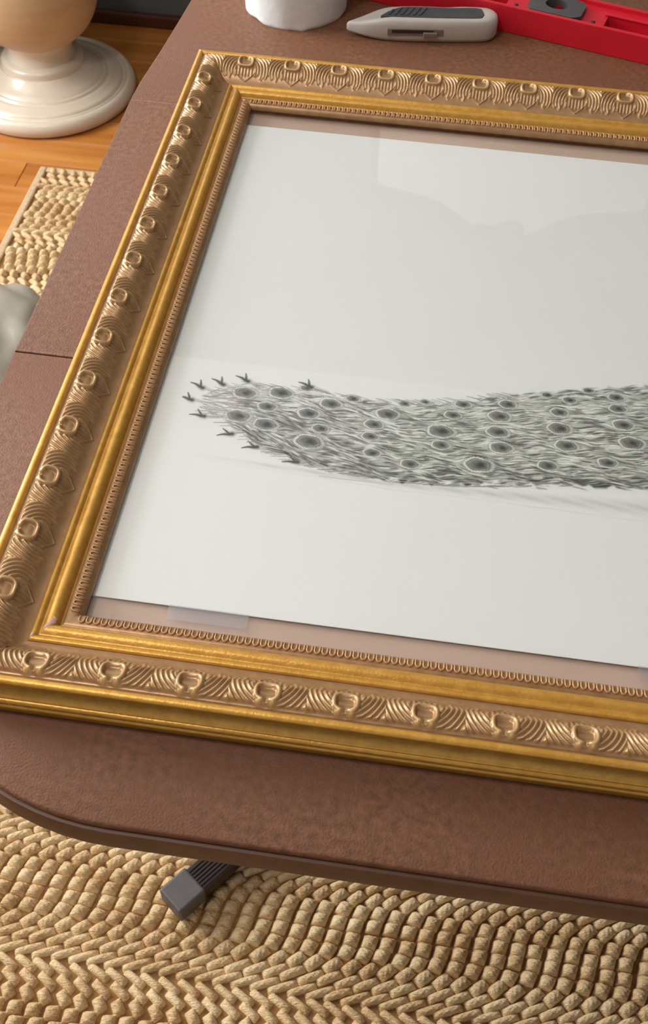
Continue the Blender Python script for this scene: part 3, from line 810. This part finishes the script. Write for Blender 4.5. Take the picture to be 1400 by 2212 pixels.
def tape(x0, x1, y0, y1, label):
    o = box_obj('clear_tape', -(x1-x0)/2, (x1-x0)/2, -(y1-y0)/2, (y1-y0)/2, 0, 0.00012, M['tape'], loc=((x0+x1)/2, (y0+y1)/2, TZ+0.01602))
    tag(o, label, 'tape', 'clear tape strips under the glass')
tape(0.1105, 0.1612, -0.6285, -0.6175, 'clear tape strip at the lower left edge of the print')
tape(0.4018, 0.4520, -0.6275, -0.6175, 'clear tape strip at the lower right edge of the print, cut by the photo')

# ================================================================== THINGS ON THE TABLE
def utility_knife():
    r = empty('utility_knife', (0.1314, 0.1190, TZ), math.radians(8.0))
    tag(r, 'light grey plastic utility knife with dark grip lying behind the gold frame', 'utility knife')
    out = catmull([(0.0, 0.006), (0.018, -0.0005), (0.05, -0.0045), (0.10, -0.0050), (0.140, -0.0030), (0.153, 0.0015), (0.1585, 0.010), (0.1580, 0.021), (0.150, 0.0285),
           (0.125, 0.0300), (0.105, 0.0275), (0.085, 0.0285), (0.06, 0.0280), (0.035, 0.0235), (0.015, 0.0150), (0.0, 0.0085), (0.0, 0.006)], 4)[:-1]
    cx = np.array([0.08, 0.0125])
    def ring(sc, z):
        L = []
        for x, y in out:
            fx = smoothstep(np.array(x), -0.01, 0.045)
            th = 0.010+0.014*float(fx); base = 0.0055*(1-float(fx))
            px = 0.08+(x-0.08)*(1-(1-sc)*0.35); py = 0.0125+(y-0.0125)*sc
            L.append((px, py, base+th*z))
        return L
    b = loft('body', [ring(0.80, 0.0), ring(0.93, 0.04), ring(1.0, 0.2), ring(1.0, 0.72), ring(0.95, 0.90), ring(0.84, 0.985), ring(0.6, 1.0)], M['knife'], r)
    # grip on top
    gout = catmull([(0.034, 0.0030), (0.07, 0.0015), (0.13, 0.0020), (0.1415, 0.0055), (0.1425, 0.0165), (0.137, 0.0235), (0.105, 0.0225), (0.08, 0.0235), (0.058, 0.0225), (0.045, 0.0150), (0.034, 0.0030)], 3)[:-1]
    loft('grip', [[(x, y, 0.0215) for x, y in gout], [(x, y, 0.0243) for x, y in gout], [(0.09+(x-0.09)*0.985, 0.0125+(y-0.0125)*0.93, 0.0249) for x, y in gout]], M['rubber'], r, smooth=False)
    for k in range(6):
        x = 0.046+k*0.0065
        bm = bmesh.new(); box(bm, -0.0013, 0.0013, 0.0045, 0.0195-0.004*(k == 0), 0.0248, 0.0258)
        for v in bm.verts: v.co.x += (v.co.y-0.012)*0.5
        bm_obj('grip_ridge', bm, M['rubber'], r, loc=(x, 0, 0), bevel=0.0004)
    s = box_obj('slot', 0.041, 0.100, -0.0062, -0.003, 0.0085, 0.0155, M['slider'], r, bevel=0.0006)
    box_obj('slot_opening', 0.046, 0.090, -0.0066, -0.0055, 0.0112, 0.0145, M['slotdark'], r)
    box_obj('slider', 0.079, 0.094, -0.0086, -0.0055, 0.0075, 0.0125, M['slider'], r, bevel=0.0008)
utility_knife()

def spirit_level():
    r = empty('spirit_level', (0.3115, 0.1597, TZ), math.radians(-15.3))
    tag(r, 'red plastic spirit level with charcoal vial block lying beside the utility knife', 'spirit level')
    L0, L1, Wd, Hh = -0.215, 0.395, 0.055, 0.0285
    bm = bmesh.new(); box(bm, L0, L1, 0, 0.0042, 0, Hh); bm_obj('rail', bm, M['red'], r, bevel=0.0011)
    bm = bmesh.new(); box(bm, L0, L1, Wd-0.0042, Wd, 0, Hh); bm_obj('rail', bm, M['red'], r, bevel=0.0011)
    # web between the rails, pierced by slots
    bm = bmesh.new()
    holes = [(-0.150, -0.085), (-0.052, -0.022), (0.006, 0.054), (0.084, 0.160), (0.215, 0.262), (0.292, 0.365)]
    x = L0
    for a, b in holes:
        box(bm, x, a, 0.0042, Wd-0.0042, 0.008, 0.0235)
        for y0, y1 in ((0.0042, 0.0115), (Wd-0.0205, Wd-0.0042)): box(bm, a, b, y0, y1, 0.008, 0.0235)
        x = b
    box(bm, x, L1, 0.0042, Wd-0.0042, 0.008, 0.0235)
    bm_obj('web', bm, M['red'], r)
    bm = bmesh.new(); box(bm, L0, L1, 0.0042, Wd-0.0042, 0.0045, 0.0078); bm_obj('floor_web', bm, M['red'], r)
    for a, b in holes:
        if a in (0.006, 0.215): continue
        # raised lip along the far side of each slot
        box_obj('slot_lip', a-0.004, b+0.004, Wd-0.0215, Wd-0.0185, 0.0235, 0.0262, M['red'], r, bevel=0.001)
    for a in (0.006, 0.215):
        # vial block: polygon with a round opening
        n = 32; cx, cy = a+0.024, Wd/2-0.003
        outer, inner = [], []
        for k in range(n):
            t = k/n*2*PI; c, s = math.cos(t), math.sin(t)
            m = max(abs(c)/0.029, abs(s)/0.0195, (abs(c)+abs(s)*1.0)/0.042)
            outer.append((cx+c/m, cy+s/m)); inner.append((cx+0.0125*c, cy+0.0105*s))
        V = [(x, y, 0.0285) for x, y in outer]+[(x, y, 0.0295) for x, y in inner]+[(x, y, 0.006) for x, y in outer]+[(x, y, 0.012) for x, y in inner]
        F = []
        for k in range(n):
            k2 = (k+1) % n
            F += [(k, k2, n+k2, n+k), (2*n+k, 2*n+k2, k2, k), (n+k, n+k2, 3*n+k2, 3*n+k)]
        F.append(tuple(3*n+k for k in range(n)))
        bl = mesh_obj('vial_block', V, F, M['block'], r, smooth=False)
        lathe('vial_well', [(0.0098, 0.0122), (0.0098, 0.0132)], M['black'], bl, n=24, loc=(cx, cy, 0))
        lathe('vial_pin', [(0.0042, 0.0132), (0.0042, 0.022), (0.0034, 0.0235), (0.001, 0.024)], M['block'], bl, n=20, loc=(cx+0.001, cy-0.004, 0))
    for x in (-0.012, 0.072, 0.19):
        lathe('screw_hole', [(0.0026, 0.0234), (0.0026, 0.0238)], M['slotdark'], r, n=14, loc=(x, 0.016, 0))
spirit_level()

def paper_roll():
    r = empty('paper_roll', (0.0662, 0.1805, TZ))
    tag(r, 'white upright paper roll standing on the table, cut by the top of the photo', 'paper roll')
    n = 96; R = 0.0553; V = []; F = []
    zs = [0.0, 0.0015, 0.004, 0.01, 0.03, 0.06, 0.09, 0.1, 0.1005]
    for k, z in enumerate(zs):
        for j in range(n):
            a = j/n*2*PI
            rr = R+0.0005*math.sin(3*a+1)+0.0003*math.sin(11*a+z*60)
            if k == 0: rr -= 0.0010
            if k <= 2:      # torn sheet edge and dents along the foot
                rr += 0.0022*math.exp(-((a-(1.5*PI+0.28))/0.10)**2)*(1-k*0.4)-0.0030*math.exp(-((a-(1.5*PI-0.75))/0.16)**2)*(1-k*0.25)
            V.append((rr*math.cos(a), rr*math.sin(a), z))
    m = len(zs)
    for j in range(n):
        V.append((0.021*math.cos(j/n*2*PI), 0.021*math.sin(j/n*2*PI), 0.1005))
    for j in range(n):
        V.append((0.021*math.cos(j/n*2*PI), 0.021*math.sin(j/n*2*PI), 0.002))
    for i in range(m+1):
        for j in range(n):
            j2 = (j+1) % n; F.append((i*n+j, i*n+j2, (i+1)*n+j2, (i+1)*n+j))
    F.append(tuple(range(n))[::-1]); F.append(tuple((m+1)*n+j for j in range(n)))
    o = mesh_obj('sheet_roll', V, F, M['roll'], r); edge_split(o, 50)
    lathe('core', [(0.0208, 0.0025), (0.0208, 0.1), (0.0195, 0.1), (0.0195, 0.0025)], M['core'], r, n=40, cap=False)
paper_roll()

# added overhead light, unseen, built as a ceiling lamp over the table
def added_ceiling_lamp():
    r = empty('added_ceiling_lamp', (-0.50, -0.98, CZ-0.001))
    tag(r, 'added unseen overhead light as a round white lamp above the table, outside the photo', 'lamp')
    lathe('canopy', [(0.05, -0.001), (0.19, -0.002), (0.20, -0.02), (0.19, -0.03)], M['white'], r, n=48)
    d = bpy.data.lights.new('added_lamp_glow', 'AREA'); d.shape = 'DISK'; d.size = 0.34; d.energy = 15; d.color = (1.0, 0.95, 0.90)
    o = bpy.data.objects.new('added_lamp_glow', d); COL.objects.link(o); o.parent = r; o.location = (0, 0, -0.035)
added_ceiling_lamp()

# ================================================================== THINGS ON THE FLOOR
def pedestal():
    r = empty('pedestal_table', (-0.615, 1.09, 0))
    tag(r, 'cream painted turned wood pedestal with urn stem standing on the wooden floor', 'pedestal')
    lathe('base', catmull([(0.150, 0.001), (0.180, 0.002), (0.187, 0.010), (0.1885, 0.020), (0.184, 0.030), (0.176, 0.0352), (0.1715, 0.0318), (0.1680, 0.0352), (0.1640, 0.0325), (0.160, 0.0380), (0.150, 0.0418), (0.138, 0.0465), (0.1335, 0.0425),
        (0.128, 0.0490), (0.1245, 0.0465), (0.118, 0.0520), (0.106, 0.0590), (0.094, 0.0690), (0.0900, 0.0730), (0.0870, 0.0715), (0.0860, 0.0780), (0.084, 0.0860), (0.074, 0.0910)], 3), M['cream'], r, n=96)
    lathe('neck', catmull([(0.072, 0.089), (0.069, 0.096), (0.066, 0.108), (0.0665, 0.120), (0.071, 0.127), (0.074, 0.1285)], 3), M['cream'], r, n=72)
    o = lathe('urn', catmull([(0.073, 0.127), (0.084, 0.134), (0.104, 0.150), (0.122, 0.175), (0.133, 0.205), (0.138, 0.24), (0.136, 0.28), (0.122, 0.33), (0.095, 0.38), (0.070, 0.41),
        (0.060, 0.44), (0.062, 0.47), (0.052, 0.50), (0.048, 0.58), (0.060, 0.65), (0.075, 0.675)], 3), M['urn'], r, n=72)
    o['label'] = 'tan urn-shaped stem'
    lathe('top', catmull([(0.075, 0.675), (0.20, 0.680), (0.262, 0.690), (0.268, 0.700), (0.262, 0.710), (0.18, 0.712), (0.02, 0.712)], 4), M['cream'], r, n=72)
pedestal()

def shade_cabinet():  # added out of view to block side-window light from the far floor
    r = empty('added_cabinet', (-1.40, 1.16, 0))
    tag(r, 'added unseen low grey block shading the far floor by the back wall, left of the cream pedestal', 'shade_cabinet')
    box_obj('body', -0.46, 0.46, -0.215, 0.22, 0.04, 0.74, M['wall'], r, bevel=0.004)
    box_obj('plinth', -0.44, 0.44, -0.19, 0.20, 0.0, 0.04, M['basebd'], r)
    box_obj('top', -0.475, 0.475, -0.235, 0.225, 0.74, 0.765, M['wall'], r, bevel=0.005)
    for x in (-0.23, 0.23):
        d = box_obj('door', x-0.22, x+0.22, -0.231, -0.215, 0.06, 0.72, M['wall'], r, bevel=0.003)
        lathe('knob', [(0.006, 0), (0.006, 0.012), (0.014, 0.018), (0.012, 0.026), (0.002, 0.029)], M['leg'], d, n=20, loc=(x-0.19*np.sign(x), -0.231, 0.42)).rotation_euler = (PI/2, 0, 0)
shade_cabinet()

def bag():
    r = bpy.data.meshes.new('plastic_bag')
    bm = bmesh.new(); bmesh.ops.create_icosphere(bm, subdivisions=5, radius=1)
    from mathutils import noise
    for v in bm.verts:
        p = v.co.copy()
        k = noise.noise(p*1.3)*0.14+abs(noise.noise(p*2.2+Vector((3, 1, 2))))*0.16-abs(noise.noise(p*5.0))*0.025
        q = p*(0.92+k)
        v.co = Vector((q.x*0.165, q.y*0.18, max(q.z, -0.72)*0.115))
    zmin = min(v.co.z for v in bm.verts)
    for v in bm.verts: v.co.z -= zmin
    o = bm_obj('plastic_bag', bm, M['bag'], smooth=True, loc=(-0.425, 0.13, 0.0185))
    tag(o, 'crumpled white plastic bag on the rug at the left photo edge', 'bag')
bag()
